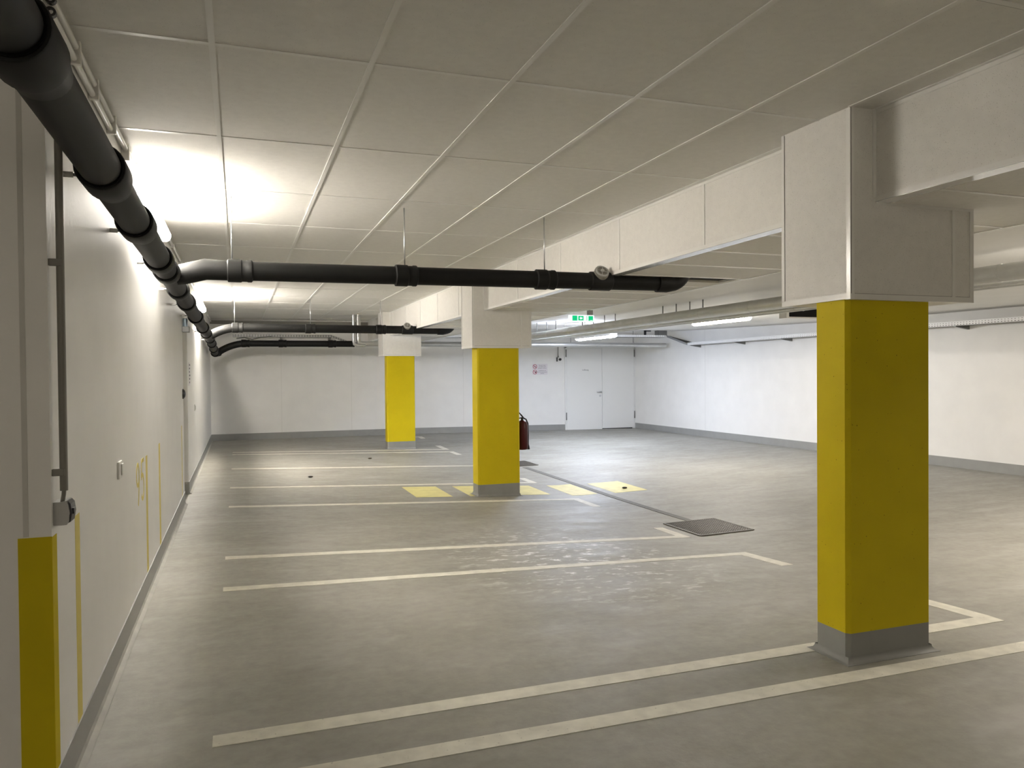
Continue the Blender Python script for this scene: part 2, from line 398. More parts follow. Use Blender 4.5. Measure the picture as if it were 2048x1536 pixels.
# ---------------------------------------------------------------- columns
def column(cx0, cx1, cy0, cy1, kx0, kx1, ky0, ky1, kz, label):
    """column shaft cx/cy, head cladding kx/ky with underside at kz"""
    zb = min(fz(cx0, cy0), fz(cx1, cy0), fz(cx0, cy1), fz(cx1, cy1)); zt = max(fz(cx0, cy0), fz(cx1, cy0))
    t = thing('column', label, 'column', ((cx0+cx1)/2, (cy0+cy1)/2, zt))
    def shaft(x0, x1, y0, y1, z0, z1, ch):
        return MB().prism([(x0+ch, y0), (x1-ch, y0), (x1, y0+ch), (x1, y1-ch), (x1-ch, y1), (x0+ch, y1), (x0, y1-ch), (x0, y0+ch)], z0, z1)
    zy = zt + .15
    shaft(cx0, cx1, cy0, cy1, zy, kz+.05, .02).obj('shaft', M['yellow'], t)['label'] = 'yellow painted concrete shaft'
    p = shaft(cx0, cx1, cy0, cy1, zb-.03, zy, .02).obj('plinth', M['plinth'], t); p['label'] = 'grey painted base band'
    # flared fillet at the foot
    mb = MB(); e = .030
    def loop(off, zo): return [(x, y, fz(x, y)+zo) for x, y in ((cx0-off, cy0-off), (cx1+off, cy0-off), (cx1+off, cy1+off), (cx0-off, cy1+off))]
    LP = [loop(.0005, e+.002)] + [loop(e*(1-math.cos(i/8*math.pi/2)), e*(1-math.sin(i/8*math.pi/2))+.002) for i in range(9)] + [loop(e, -.02)]
    LP = [[mb.bm.verts.new(v) for v in l] for l in LP]
    for U, W in zip(LP, LP[1:]):
        for k in range(4): f = mb.bm.faces.new((U[k], U[(k+1) % 4], W[(k+1) % 4], W[k])); f.smooth = True
    mb.obj('fillet', M['plinth'], t)
    zn = bz(ky0)
    # head: full width below the beam, narrow cheek rising to the ceiling
    h = MB().prism([(kx0, kz), (kx1, kz), (kx1, zn), (XB, zn), (XB, ZC), (kx0, ZC)], ky0, ky1, 'y').obj('head_cladding', M['tile'], t)
    h['label'] = 'speckled white board cladding'
    q = .022; d = .004
    mb = MB()
    mb.box(kx0-d, kx0, ky0-d, ky0+q, kz-d, ZC-.003).box(kx0, kx0+q, ky0-d, ky0, kz-d, ZC-.003)          # near corner, up to ceiling
    mb.box(kx0-d, kx0, ky1-q, ky1, kz+q, ZC-.003)
    mb.obj('corner_trim', M['trim'], h)
    mb = MB().box(kx1-q, kx1+d, ky0-d, ky0, kz+q, zn).box(kx1, kx1+d, ky0, ky0+q, kz+q, zn); mb.obj('corner_trim', M['bar'], h)
    mb = MB().box(kx0+q, kx1+d, ky0-d, ky0, kz-d, kz+q).box(kx0-d, kx0, ky0+q, ky1, kz-d, kz+q+.004).box(kx0-d, kx1+d, ky0-d, ky0+.03, kz-d-.002, kz-d)
    mb.obj('bottom_trim', M['bar'], h)
    MB().box(XB-.022, XB, ky0-d, ky0, zn+.02, ZC-.003).obj('corner_trim', M['bar'], h)
    MB().box(XB, kx1-q, ky0-d, ky0, zn-.014, zn).obj('top_trim', M['bar'], h)
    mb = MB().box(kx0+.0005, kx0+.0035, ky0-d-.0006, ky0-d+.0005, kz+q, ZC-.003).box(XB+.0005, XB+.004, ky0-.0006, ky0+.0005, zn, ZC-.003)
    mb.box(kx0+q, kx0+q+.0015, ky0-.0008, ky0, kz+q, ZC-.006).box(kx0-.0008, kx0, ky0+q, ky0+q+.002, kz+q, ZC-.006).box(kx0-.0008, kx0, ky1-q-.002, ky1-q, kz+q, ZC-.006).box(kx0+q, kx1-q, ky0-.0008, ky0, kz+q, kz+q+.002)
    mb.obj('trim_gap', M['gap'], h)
    jx = kx0 + .68*(kx1-kx0)/.815
    MB().box(jx-.011, jx+.011, ky0-d+.001, ky0, kz+q, zn-.014).obj('joint_strip', M['bar'], h)
    return t
column(2.872, 3.424, 3.055, 3.292, 2.867, 3.685, 3.03, 3.535, .358+E0, 'near yellow column with grey base, largest and closest on the right')
column(2.935, 3.515, 9.56, 9.82, 2.867, 3.676, 9.54, 10.05, .334+E0, 'middle yellow column with the red fire extinguisher on its side')
column(2.947, 3.547, 16.09, 16.34, 2.867, 3.680, 16.06, 16.6, .386+E0, 'far yellow column, smallest, nearest the back wall')
# small dark plate on the side of the far column
tag(MB().box(3.547, 3.556, 16.15, 16.24, .26+E0-.02, .26+E0+.08, .002).obj('column_plate', M['dark']), 'small dark plate on the right side of the far yellow column', 'plate')

# ---------------------------------------------------------------- paint on the floor
def ribbon(poly, z=.002, st=.25):
    """closed strip over the floor between two point lists of equal length"""
    A, B = poly; mb = MB(); rows = []
    n = max(2, int(max((Vector(A[1])-Vector(A[0])).length, .2)/st))
    for i in range(n+1):
        t = i/n; a = Vector(A[0]).lerp(Vector(A[1]), t); b = Vector(B[0]).lerp(Vector(B[1]), t)
        rows.append([mb.bm.verts.new(p) for p in ((a.x, a.y, fz(a.x, a.y)+z), (b.x, b.y, fz(b.x, b.y)+z), (b.x, b.y, fz(b.x, b.y)-.004), (a.x, a.y, fz(a.x, a.y)-.004))])
    for a, b in zip(rows, rows[1:]):
        for k in range(4): mb.bm.faces.new((a[k], a[(k+1) % 4], b[(k+1) % 4], b[k]))
    mb.bm.faces.new(rows[0][::-1]); mb.bm.faces.new(rows[-1]); return mb
def bay_line(y, hook, hl, label, x0=-.115, x1=4.215, wd=.105):
    y0, y1 = y-wd/2, y+wd/2
    mb = ribbon((((x0, y0), (x1, y0)), ((x0, y1), (x1, y1))))
    if hook:
        ya, yb = (y1, y1+hl) if hook > 0 else (y0-hl, y0)
        h = ribbon((((x1-.115, ya), (x1-.115, yb)), ((x1, ya), (x1, yb))))
        mb.add(h.bm)
    tag(mb.obj('bay_line', M['white_line']), label, 'parking line', 'white parking bay lines')
bay_line(2.92, -1, .55, 'nearest white bay line, cut by the bottom edge, passing in front of the near column')
bay_line(3.31, 1, .55, 'second white bay line from the bottom, meeting the foot of the near yellow column')
bay_line(5.65, -1, .52, 'white bay line with hook bending towards the viewer, below the near drain grate')
bay_line(6.62, 1, .44, 'white bay line with hook ending just left of the near drain grate')
bay_line(9.19, -1, .57, 'white bay line passing in front of the middle yellow column')
bay_line(10.76, 1, .46, 'white bay line passing just behind the middle column and the yellow floor blocks')
bay_line(12.99, -1, .5, 'thin far white bay line ending behind the middle yellow column')
bay_line(15.44, -1, .55, 'far white bay line just in front of the far yellow column')
bay_line(15.88, 1, .66, 'far white bay line meeting the foot of the far yellow column')
bay_line(18.36, -1, .3, 'farthest white bay line, short hook close to the back wall', x0=3.75)
for (xa, xb, ya, yb, lb) in ((2.12, 2.60, 9.60, 10.53, 'leftmost pale yellow floor block, left of the middle column'),
        (2.84, 3.33, 9.62, 10.52, 'pale yellow floor block showing left of the middle column foot'),
        (3.50, 3.97, 9.62, 10.46, 'pale yellow floor block showing right of the middle column foot'),
        (4.24, 4.62, 9.50, 10.43, 'pale yellow floor block touching the left edge of the drain channel'),
        (4.86, 5.36, 9.44, 10.34, 'rightmost pale yellow floor block, beyond the drain channel')):
    tag(ribbon((((xa, ya), (xb, ya)), ((xa, yb), (xb, yb)))).obj('walkway_block', M['pale_yellow']), lb, 'floor marking', 'yellow walkway blocks')

# ---------------------------------------------------------------- drain channel and grates
mb = MB(); rows = []
for i in range(21):
    t = i/20; y = 7.27 + t*(12.52-7.27); xa, xb = 4.655 + t*-.01, 4.735 + t*.0
    rows.append([mb.bm.verts.new(p) for p in ((xa, y, fz(xa, y)+.0045), (xb, y, fz(xb, y)+.0045), (xb, y, fz(xb, y)-.01), (xa, y, fz(xa, y)-.01))])
for a, b in zip(rows, rows[1:]):
    for k in range(4): mb.bm.faces.new((a[k], a[(k+1) % 4], b[(k+1) % 4], b[k]))
mb.bm.faces.new(rows[0][::-1]); mb.bm.faces.new(rows[-1])
tag(mb.obj('drain_channel', M['channel']), 'dark narrow drain channel running between the two floor grates', 'drain')
def grate(x0, x1, y0, y1, label, n=22):
    t = thing('drain_grate', label, 'drain', ((x0+x1)/2, (y0+y1)/2, fz((x0+x1)/2, (y0+y1)/2)), 'floor drain grates')
    def P(x, y, dz): return (x, y, fz(x, y)+dz)
    def bar(mb, xa, ya, xb, yb, wd, za, zb):
        d = Vector((xb-xa, yb-ya, 0)).normalized(); nn = Vector((-d.y, d.x, 0))*wd/2
        lo = [mb.bm.verts.new(P(xa+s*nn.x, ya+s*nn.y, za)) for s in (-1, 1)] + [mb.bm.verts.new(P(xb+s*nn.x, yb+s*nn.y, za)) for s in (1, -1)]
        hi = [mb.bm.verts.new(P(xa+s*nn.x, ya+s*nn.y, zb)) for s in (-1, 1)] + [mb.bm.verts.new(P(xb+s*nn.x, yb+s*nn.y, zb)) for s in (1, -1)]
        mb.bm.faces.new(lo[::-1]); mb.bm.faces.new(hi)
        for k in range(4): mb.bm.faces.new((lo[k], lo[(k+1) % 4], hi[(k+1) % 4], hi[k]))
    mb = MB(); mb.bm.faces.new([mb.bm.verts.new(P(x, y, .002)) for x, y in ((x0, y0), (x1, y0), (x1, y1), (x0, y1))]); mb.obj('sump', M['void'], t)
    mb = MB()
    for i in range(n+1):
        u = i/n; bar(mb, x0+u*(x1-x0), y0, x0+u*(x1-x0), y1, .009, .002, .008); bar(mb, x0, y0+u*(y1-y0), x1, y0+u*(y1-y0), .009, .002, .0075)
    mb.obj('grating', M['grate'], t)
    mb = MB()
    for a in ((x0, y0, x1, y0), (x1, y0, x1, y1), (x1, y1, x0, y1), (x0, y1, x0, y0)): bar(mb, *a, .022, .002, .010)
    mb.obj('frame', M['grate'], t)
grate(4.345, 4.980, 6.60, 7.30, 'near square steel floor grate at the front end of the drain channel')
grate(4.36, 4.99, 12.66, 13.32, 'far square steel floor grate, half hidden behind the middle yellow column')
for x, y, lb in ((.997, 11.74, 'tiny dark leaf scrap on the floor left of the middle column'), (2.287, 14.29, 'tiny dark leaf scrap on the floor below the far column'), (5.14, 9.70, 'tiny dark scrap lying on the rightmost yellow block')):
    mb = MB(); bmesh.ops.create_icosphere(mb.bm, subdivisions=2, radius=1)
    for v in mb.bm.verts: v.co = Vector((v.co.x*.034*(1+.25*random.random()), v.co.y*.026*(1+.3*random.random()), v.co.z*.012)) + Vector((x, y, fz(x, y)+.013))
    tag(mb.obj('leaf_scrap', M['debris'], smooth=True), lb, 'litter', 'scraps on the floor')

# ---------------------------------------------------------------- paint and fittings on the left wall
def wall_stripe(y0, y1, z1, label):
    mb = MB().box(XL, XL+.0008, y0, y1, fz(XL, y0)+.150, z1+E0)
    tag(mb.obj('wall_stripe', M['wall_yellow']), label, 'wall marking', 'yellow bay stripes on the left wall')
wall_stripe(3.315, 3.405, -.532, 'nearest yellow wall stripe, behind the grey switch box')
wall_stripe(5.70, 5.80, -.540, 'yellow wall stripe directly right of the number 95')
wall_stripe(6.60, 6.71, -.532, 'farthest yellow wall stripe, a bay gap beyond the number 95')
wall_stripe(9.17, 9.25, -.55, 'faint yellow wall stripe just before the doorway recess')
def stroke(mb, pts, wd):
    """flat painted stroke on the left wall through (y, z) points"""
    P = [Vector(p) for p in pts]; n = len(P); L, R_ = [], []
    for i in range(n):
        t = (P[min(i+1, n-1)]-P[max(i-1, 0)]).normalized(); q = Vector((-t.y, t.x))*wd/2
        L.append(P[i]+q); R_.append(P[i]-q)
    V4 = [[mb.bm.verts.new((x, p.x, p.y)) for x, p in ((XL, l), (XL+.0015, l), (XL+.0015, r), (XL, r))] for l, r in zip(L, R_)]
    for u, v in zip(V4, V4[1:]):
        for k in range(4): mb.bm.faces.new((u[k], u[(k+1) % 4], v[(k+1) % 4], v[k]))
    mb.bm.faces.new(V4[0][::-1]); mb.bm.faces.new(V4[-1])
zt = -.536+E0; nine, five = MB(), MB()
arc = lambda cy, cz_, ry, rz, a0, a1: [(cy+ry*math.cos(math.radians(a0+(a1-a0)*i/22)), cz_+rz*math.sin(math.radians(a0+(a1-a0)*i/22))) for i in range(23)]
stroke(nine, arc(5.262, zt-.078, .062, .065, 0, 359), .026)
stroke(nine, [(5.324, zt-.085), (5.318, zt-.15), (5.295, zt-.22), (5.272, zt-.268)], .026)
stroke(five, [(5.585, zt-.012), (5.46, zt-.012), (5.455, zt-.02), (5.445, zt-.118)], .026)
stroke(five, [(5.445, zt-.118)] + arc(5.505, zt-.182, .072, .078, 130, -140), .026)
t = thing('bay_number', 'yellow bay number 95 painted on the left wall', 'number', (XL, 5.39, zt-.27))
nine.obj('digit', M['wall_yellow'], t); five.obj('digit', M['wall_yellow'], t)
# yellow band round the outer wall corner
mb = MB().box(XL-.098, XL+.0015, YC-.0015, YC, 0.0, -.533+E0).box(XL, XL+.0015, YC-.0015, YC+.07, 0.0, -.536+E0)
tag(mb.obj('corner_band', M['corner_yellow']), 'yellow painted band on the wall corner at far left', 'wall marking')
MBs = MB().box(XL-.082, XL-.066, YC-.002, YC, -.53+E0, TOP-.12)
tag(MBs.obj('cover_strip', M['strip']), 'slim white cover strip rising above the yellow corner band', 'strip')

# vertical grey conduit and switch box at the corner
t = thing('conduit', 'grey vertical conduit pipe on the left wall corner above the switch box', 'conduit', (-.563, 2.955, .9))
xc, yc = -.560, 2.96
MB().tube([(xc, yc, -.385+E0), (xc, yc, .95+E0)], .0125, 14).obj('pipe', M['conduit'], t)
for z in (.385, -.322):
    MB().box(XL, xc+.006, yc-.016, yc+.0, z-.012+E0, z+.012+E0, .002).obj('clamp', M['conduit'], t)
t = thing('switch_box', 'grey surface switch box on the left wall corner under the conduit', 'switch', (XL, 2.99, -.46+E0))
MB().prism([(XL, 2.958), (XL+.026, 2.955), (XL+.026, 3.04), (XL, 3.037)], -.503+E0, -.424+E0).obj('base', M['grey_plastic'], t)
mb = MB().prism([(XL+.026, -.503+E0), (XL+.040, -.502+E0), (XL+.047, -.49+E0), (XL+.049, -.462+E0), (XL+.046, -.435+E0), (XL+.040, -.421+E0), (XL+.026, -.423+E0)], 2.955, 3.04, 'y')
mb.obj('cover', M['grey_plastic'], t)
mb = MB().prism([(XL+.0405, -.497+E0), (XL+.051, -.493+E0), (XL+.056, -.462+E0), (XL+.052, -.432+E0), (XL+.044, -.4215+E0), (XL+.051, -.462+E0)], 2.958, 3.03, 'y')
mb.obj('flap', M['dark'], t)
MB().box(XL+.052, XL+.060, 2.97, 3.0, -.468+E0, -.448+E0, .002).obj('rocker', M['dark'], t)
MB().tube([(xc, yc, -.384+E0), (xc-.002, yc+.004, -.40+E0), (xc-.008, yc+.015, -.424+E0)], .007, 10).obj('cable', M['conduit'], t)
# socket
def socket(y, z, label):
    t = thing('wall_socket', label, 'socket', (XL, y, z))
    MB().box(XL, XL+.012, y-.055, y+.055, z-.045, z+.045, .003).obj('plate', M['white_plastic'], t)
    MB().box(XL+.012, XL+.019, y+.0, y+.05, z-.03, z+.03, .002).obj('rocker', M['white_plastic'], t)
    MB().ring((XL+.002, y+.10, z), (1, 0, 0), .004, .012, .002, 12).obj('mark', M['dark_steel'], t)
socket(4.46, -.487+E0, 'small white wall switch plate left of the number 95')
socket(11.94, -.457+E0, 'tiny white wall plate on the left wall beyond the doorway')
# doorway recess
d = struct(MB().box(XL-.20, XL-.155, 9.60, 10.37, fz(XL, 10)+.01, .68+E0, .003).obj('door_2', M['door']), 'white door set back in the left wall')
MB().box(XL-.155, XL-.10, 9.69, 9.72, .9, .93, .003).obj('door_handle', M['steel'], d)
t = thing('wall_button', 'black domed button on the left wall just before the doorway recess', 'button', (XL, 9.46, -.20+E0))
MB().tube([(XL, 9.46, -.205+E0), (XL+.010, 9.46, -.205+E0)], .058, 18).obj('base', M['dark'], t)
MB().tube([(XL+.010, 9.46, -.205+E0), (XL+.020, 9.46, -.205+E0), (XL+.028, 9.46, -.205+E0), (XL+.032, 9.46, -.205+E0)], [.052, .046, .030, .01], 18).obj('dome', M['dark'], t)
t = thing('door_sensor', 'small steel sensor box over the doorway recess under the black pipe', 'sensor', (XL, 9.6, .58+E0))
MB().box(XL, XL+.075, 9.52, 9.66, .50+E0, .565+E0, .004).obj('box', M['dark_steel'], t)
MB().tube([(XL+.029, 9.6, .565+E0), (XL+.029, 9.6, .66+E0)], .027, 14).obj('neck', M['blue_steel'], t)
t = thing('notice_plate', 'small grey notice plate on the left wall beyond the doorway', 'sign', (XL, 10.75, .02+E0))
MB().box(XL, XL+.006, 10.62, 10.92, -.13+E0, .17+E0).obj('board', M['sign_white'], t)
mb = MB()
for k in range(6): mb.box(XL+.006, XL+.007, 10.66, 10.88-.04*(k % 3), .13-.045*k+E0, .15-.045*k+E0)
mb.obj('print', M['sign_black'], t)
# small junction on the recess jamb
tag(MB().box(XL-.07, XL-.035, 10.385, 10.40, -.225+E0, -.175+E0, .003).obj('lock_plate', M['dark_steel']), 'small grey lock plate on the far jamb of the doorway recess', 'plate')

# conduit pair along the wall just under the ceiling
t = thing('ceiling_conduit', 'pair of white cable conduits clipped along the top of the left wall', 'conduit', (XL, 4, 1.25+E0))
for (x, z, r, y0, y1) in ((XL+.022, 1.262, .015, -.5, 5.05), (XL+.018, 1.218, .013, -.5, 4.25)):
    if y0 < YC: y0 = YC+.02
    MB().tube([(x, y0, z+E0), (x, y1, z+E0)], r, 12).obj('tube', M['white_plastic'], t)
for y in (3.35, 3.75, 4.25, 4.75):
    MB().box(XL, XL+.042, y-.012, y+.012, 1.196+E0, 1.286+E0, .003).obj('clip', M['bar'], t)
for z in (1.262, 1.218):
    MB().ring((XL+.02, YC+.02, z+E0), (0, 1, 0), .009, .017, .02, 14).obj('bush', M['dark'], t)
for y0, y1, lb in ((6.95, 12.2, 'white cable conduit along the top of the left wall between its two lamps'), (14.2, 18.9, 'white cable conduit along the top of the left wall beyond the far lamp')):
    t = thing('ceiling_conduit', lb, 'conduit', (XL, y0, 1.25+E0))
    MB().tube([(XL+.020, y0, 1.25+E0), (XL+.020, y1, 1.25+E0)], .014, 12).obj('tube', M['white_plastic'], t)
    for k in range(6): y = y0 + .1 + (y1-y0-.2)*k/5; MB().box(XL, XL+.038, y-.012, y+.012, 1.23+E0, 1.27+E0, .003).obj('clip', M['bar'], t)

# ---------------------------------------------------------------- black waste pipes
def PZ(y): return E0 + interp([(-6, .825), (14.6, .636), (17.5, .475)], y)
PX, PR = -.45, .069
mp = thing('waste_pipe', 'long black waste pipe slung along the left wall below the ceiling', 'pipe', (PX, 8, PZ(8)))
Y_END = 17.45
MB().tube([(PX, y, PZ(y)) for y in (-5.9, 3, 9, 14.6, Y_END-.05)], PR, 28).obj('pipe_run', M['black'], mp)
def coupling(y, l=.30, r=PR+.013):
    o = MB().tube([(PX, y, PZ(y)), (PX, y+.006, PZ(y)), (PX, y+l*.62, PZ(y)), (PX, y+l*.7, PZ(y)), (PX, y+l, PZ(y))], [r, r+.003, r+.003, r-.004, PR+.001], 28).obj('coupling', M['black'], mp)
    MB().tube([(PX, y-.008, PZ(y)), (PX, y+.001, PZ(y))], PR+.006, 28).obj('seal', M['seal'], o)
for y in (1.0, 1.90, 3.05, 4.00, 5.13, 5.66, 6.75, 7.85, 9.5, 11.4, 12.7, 14.3, 15.3, 16.4): coupling(y)
for y in (3.20, 4.30, 5.39, 6.84, 8.14, 9.45, 12.23, 14.6):
    o = MB().tube([(XL, y, PZ(y)+.0), (PX-PR+.01, y, PZ(y)+.0)], .006, 8).obj('wall_clamp', M['dark_steel'], mp)
    MB().tube([(XL, y, PZ(y)), (XL+.035, y, PZ(y))], .011, 8).obj('anchor', M['bar'], o)
# end bend
MB().tube([(PX, Y_END-.1, PZ(Y_END)), (PX, Y_END, PZ(Y_END)), (PX+.02, Y_END+.06, PZ(Y_END)+.005), (PX+.08, Y_END+.11, PZ(Y_END)+.02)], PR+.016, 24).obj('end_bend', M['black'], mp)
def branch(y, z, x0, x_end, coup, rods, cleanout, end_up, label, r=.0705, sag=0, start='bend', zs=None):
    t = thing('branch_pipe', label, 'pipe', (x0, y, z))
    zz = lambda x: z + sag*(x-x0)
    MB().tube([(x0, y, zz(x0)), ((x0+x_end)/2, y, zz((x0+x_end)/2)), (x_end, y, zz(x_end))], r, 28).obj('pipe_run', M['black'], t)
    zs = zs if zs is not None else PZ(y)
    if start == 'bend':
        n = 10; pts = []
        for i in range(n+1):
            u = i/n; pts.append((PX+.03+(x0-PX-.03)*u, y, zs + (z-zs)*(1-(1-u)**2.1)))
        MB().tube(pts, r+.001, 24).obj('bend', M['black'], t)
    else:
        MB().tube([(PX+.04, y, zs), (PX+.12, y, zs+.02), (x0-.16, y, z+.004), (x0-.02, y, z), (x0+.02, y, z)], [r, r+.004, r+.006, r+.002, r], 24).obj('bend', M['black'], t)
    for x in coup:
        l = .085 
        MB().tube([(x-l, y, zz(x)), (x-l+.008, y, zz(x)), (x+.012, y, zz(x)), (x+.02, y, zz(x)), (x+.052, y, zz(x)), (x+.06, y, zz(x)), (x+l, y, zz(x)), (x+l+.01, y, zz(x))], [r, r+.014, r+.014, r+.008, r+.008, r+.012, r+.012, r], 28).obj('coupling', M['black'], t)
    for x in rods:
        o = MB().tube([(x, y, zz(x)+r-.01), (x, y, ZC+.0)], .005, 8).obj('hanger_rod', M['steel'], t)
    if cleanout:
        x = cleanout; mbx = MB().tube([(x-.09, y, zz(x)), (x-.08, y, zz(x)), (x+.10, y, zz(x)), (x+.115, y, zz(x))], [r, r+.010, r+.010, r], 28); mbx.obj('cleanout_body', M['black'], t)
        c = Vector((x, y-.045, zz(x)+.055)); a = Vector((0, -.80, .60)).normalized()
        cap = MB().tube([c-a*.02, c+a*.028, c+a*.034, c+a*.038], [.064, .064, .058, .05], 24).obj('cleanout_cap', M['conduit'], t)
        cap['label'] = 'grey round cleanout cap'
        MB().ring(c+a*.038, a, .046, .060, .008).obj('rim', M['grey_plastic'], cap)
        MB().tube([c+a*.036, c+a*.050], .016, 8).obj('nut', M['grey_plastic'], cap)
        m2 = MB()
        for k in range(4):
            an = k*math.pi/2+.4; u = a.orthogonal().normalized(); v = a.cross(u); dr = math.cos(an)*u + math.sin(an)*v
            m2.tube([c+a*.040+dr*.014, c+a*.040+dr*.048], .004, 6)
        m2.obj('spoke', M['grey_plastic'], cap)
    if end_up:
        pts = [(x_end-.12, y, zz(x_end)), (x_end-.02, y, zz(x_end))]; R = .16
        for k in range(1, 9):
            an = k/8*math.pi/2*.72; pts.append((x_end + R*math.sin(an), y, zz(x_end)+R*(1-math.cos(an))))
        px, _, pz = pts[-1]; pts.append((px+.06, y, pz+.13))
        MB().tube(pts, [r+.012, r+.012] + [r+.004]*(len(pts)-2), 26).obj('end_elbow', M['black'], t)
    return t
branch(5.98, .764+E0, -.05, 3.62, (.02, 1.25, 2.43), (-.03, 1.246, 2.43), 2.93, True, 'nearest black cross pipe hung on rods in front of the beam', sag=.006, start='tee')
branch(13.62, .795+E0, .02, 3.55, (0.0, 1.18, 2.394), (-.04, 1.186, 2.394), 2.86, True, 'second black cross pipe, ending behind the middle column head', sag=-.002, start='bend', zs=.66+E0)
branch(17.62, .690+E0, .20, 2.50, (.16, .93, 2.0), (), None, False, 'farthest black cross pipe, rising from the end of the long wall pipe', start='bend', zs=PZ(17.5)+.0)

# ---------------------------------------------------------------- lamps
def lamp(x, y0, y1, z, wd, power, col, label, hang=None, rim=.03):
    t = thing('batten_light', label, 'light', (x, (y0+y1)/2, z), 'tube batten lights')
    h = wd*.5
    hw = h*(1.02 if rim < .01 else .7)
    MB().box(x-hw, x+hw, y0+.02, y1-.02, z+rim-.002, z+.062, .006).obj('housing', M['white_plastic'], t)
    m = emit('lamp_diffuser', col, power)
    # rounded diffuser trough
    mb = MB(); prof = [(-h, rim), (-h, min(.008, rim-.01)), (-h*.82, -.016), (-h*.4, -.03), (h*.4, -.03), (h*.82, -.016), (h, min(.008, rim-.01)), (h, rim)]
    rows = []
    for (y, s) in ((y0, .55), (y0+.02, .85), (y0+.06, 1), (y1-.06, 1), (y1-.02, .85), (y1, .55)):
        rows.append([mb.bm.verts.new((x+p[0]*s, y, z+p[1]*s)) for p in prof])
    n = len(prof)
    for a, b in zip(rows, rows[1:]):
        for k in range(n): f = mb.bm.faces.new((a[k], a[(k+1) % n], b[(k+1) % n], b[k])); f.smooth = True
    mb.bm.faces.new(rows[0][::-1]); mb.bm.faces.new(rows[-1])
    mb.obj('diffuser', m, t)
    if hang:
        for y in (y0+.3, y1-.3): MB().box(x-.008, x+.008, y-.008, y+.008, z+.06, hang).obj('hanger', M['bar'], t)
    return t
lamp(-.538, 5.20, 6.75, 1.10+E0, .10, LAMP_LEFT, MILD, 'glowing tube light under the ceiling at the left wall, nearer of two there', ZC, rim=.026)
lamp(-.538, 12.40, 13.95, 1.09+E0, .10, LAMP_LEFT_FAR, MILD, 'glowing tube light under the ceiling at the left wall, farther of two there', ZC, rim=.026)
lamp(5.92, 12.35, 13.85, .80+E0, .12, LAMP_MID*1.1, COOL, 'tube light seen above the silver pipes next to the exit sign', cz(13), rim=.006)
lamp(7.30, 9.75, 11.25, .80+E0, .12, LAMP_MID, MILD, 'tube light over the right aisle between the column head and the door', cz(5), rim=.006)
lamp(7.48, 14.55, 16.35, .765+E0, .19, LAMP_FAR, COOL, 'brightest tube light hanging in front of the double door', cz(15.5), rim=.006)
lamp(6.10, 2.45, 3.95, .80+E0, .12, LAMP_NEAR_ADDED, WARM, 'unseen tube light added over the right aisle beyond the picture edge', cz(5), rim=.006)  # out of view, added to bring the right aisle up to brightness
lamp(8.30, 3.60, 5.10, .80+E0, .12, LAMP_NEAR_ADDED, WARM, 'unseen tube light added near the right wall beyond the picture edge', cz(5), rim=.006)  # also added out of view, brightens the near right wall

lamp(3.2-2.6, -5.3, -3.8, ZC-.09, .12, FILL_BACK, WARM, 'added fill tube light behind the viewer on the tiled ceiling', ZC)  # unseen fill lamp, added to light faces turned towards the viewer
lamp(-2.3, -3.6, -2.1, ZC-.09, .12, FILL_BACK*.7, WARM, 'added fill tube light behind the viewer in the left bay', ZC)  # second unseen fill lamp, added for the left corner wall

o = bpy.data.objects['batten_light']
MB().tube([(XL+.022, 5.04, 1.262+E0), (XL+.05, 5.09, 1.27+E0), (XL+.072, 5.14, 1.25+E0), (XL+.075, 5.19, 1.19+E0), (-.538, 5.23, 1.145+E0)], .006, 8).obj('cable', M['white_plastic'], o)

# ---------------------------------------------------------------- silver pipes over the right aisle
t = thing('insulated_pipe', 'thick silver foil pipe hung lengthwise over the right aisle', 'pipe', (5.35, 8, .71+E0), 'silver pipes of the right aisle')
SZ = lambda y: E0 + interp([(-6, .712), (6, .712), (14, .705), (17, .70)], y)
MB().tube([(5.35, y, SZ(y)) for y in (-5.9, 6, 14, 16.95)], .066, 24).obj('pipe_run', M['foil'], t)
y = 2.2
while y < 16.5: MB().ring((5.35, y, SZ(y)), (0, 1, 0), .064, .0685, .012, 24).obj('seam_band', M['foil'], t); y += .98
def y_of_px(px, X):
    r = Vector((math.cos(YAW), -math.sin(YAW))); f = Vector((math.sin(YAW), math.cos(YAW))); k = (px-1024)/F_PX
    # X*r.x + Y*r.y = k*(X*f.x + Y*f.y)
    return X*(r.x - k*f.x)/(k*f.y - r.y)
for px in (1074.6, 1094, 1112.7, 1165.7, 1187.7, 1210, 1231.6, 1326.5, 1353.3, 1380.5, 1406.7):
    y = y_of_px(px, 5.35)
    MB().tube([(5.35, y, SZ(y)+.055), (5.35, y, cz(y)+.01)], .008, 8).obj('hanger_rod', M['dark_steel'], t)
for x, z, r, lb in ((5.45, .647, .018, 'thin silver pipe right under the thick silver pipe'), (5.56, .640, .017, 'lowest thin silver pipe of the right aisle bundle')):
    t = thing('insulated_pipe', lb, 'pipe', (x, 8, z+E0), 'silver pipes of the right aisle')
    MB().tube([(x, y, SZ(y)-.712+z) for y in (-5.9, 6, 14, 16.9)], r, 16).obj('pipe_run', M['foil'], t)
    y = 2.6
    while y < 16.5: MB().ring((x, y, SZ(y)-.712+z), (0, 1, 0), r-.002, r+.003, .010, 16).obj('seam_band', M['foil'], t); y += 1.31
t = thing('cross_duct', 'silver pipe crossing in front of the back wall above the double door', 'pipe', (6, 17.05, .675+E0))
MB().tube([(2.62, 17.05, .672+E0), (10.22, 17.05, .672+E0)], .056, 22).obj('pipe_run', M['foil'], t)
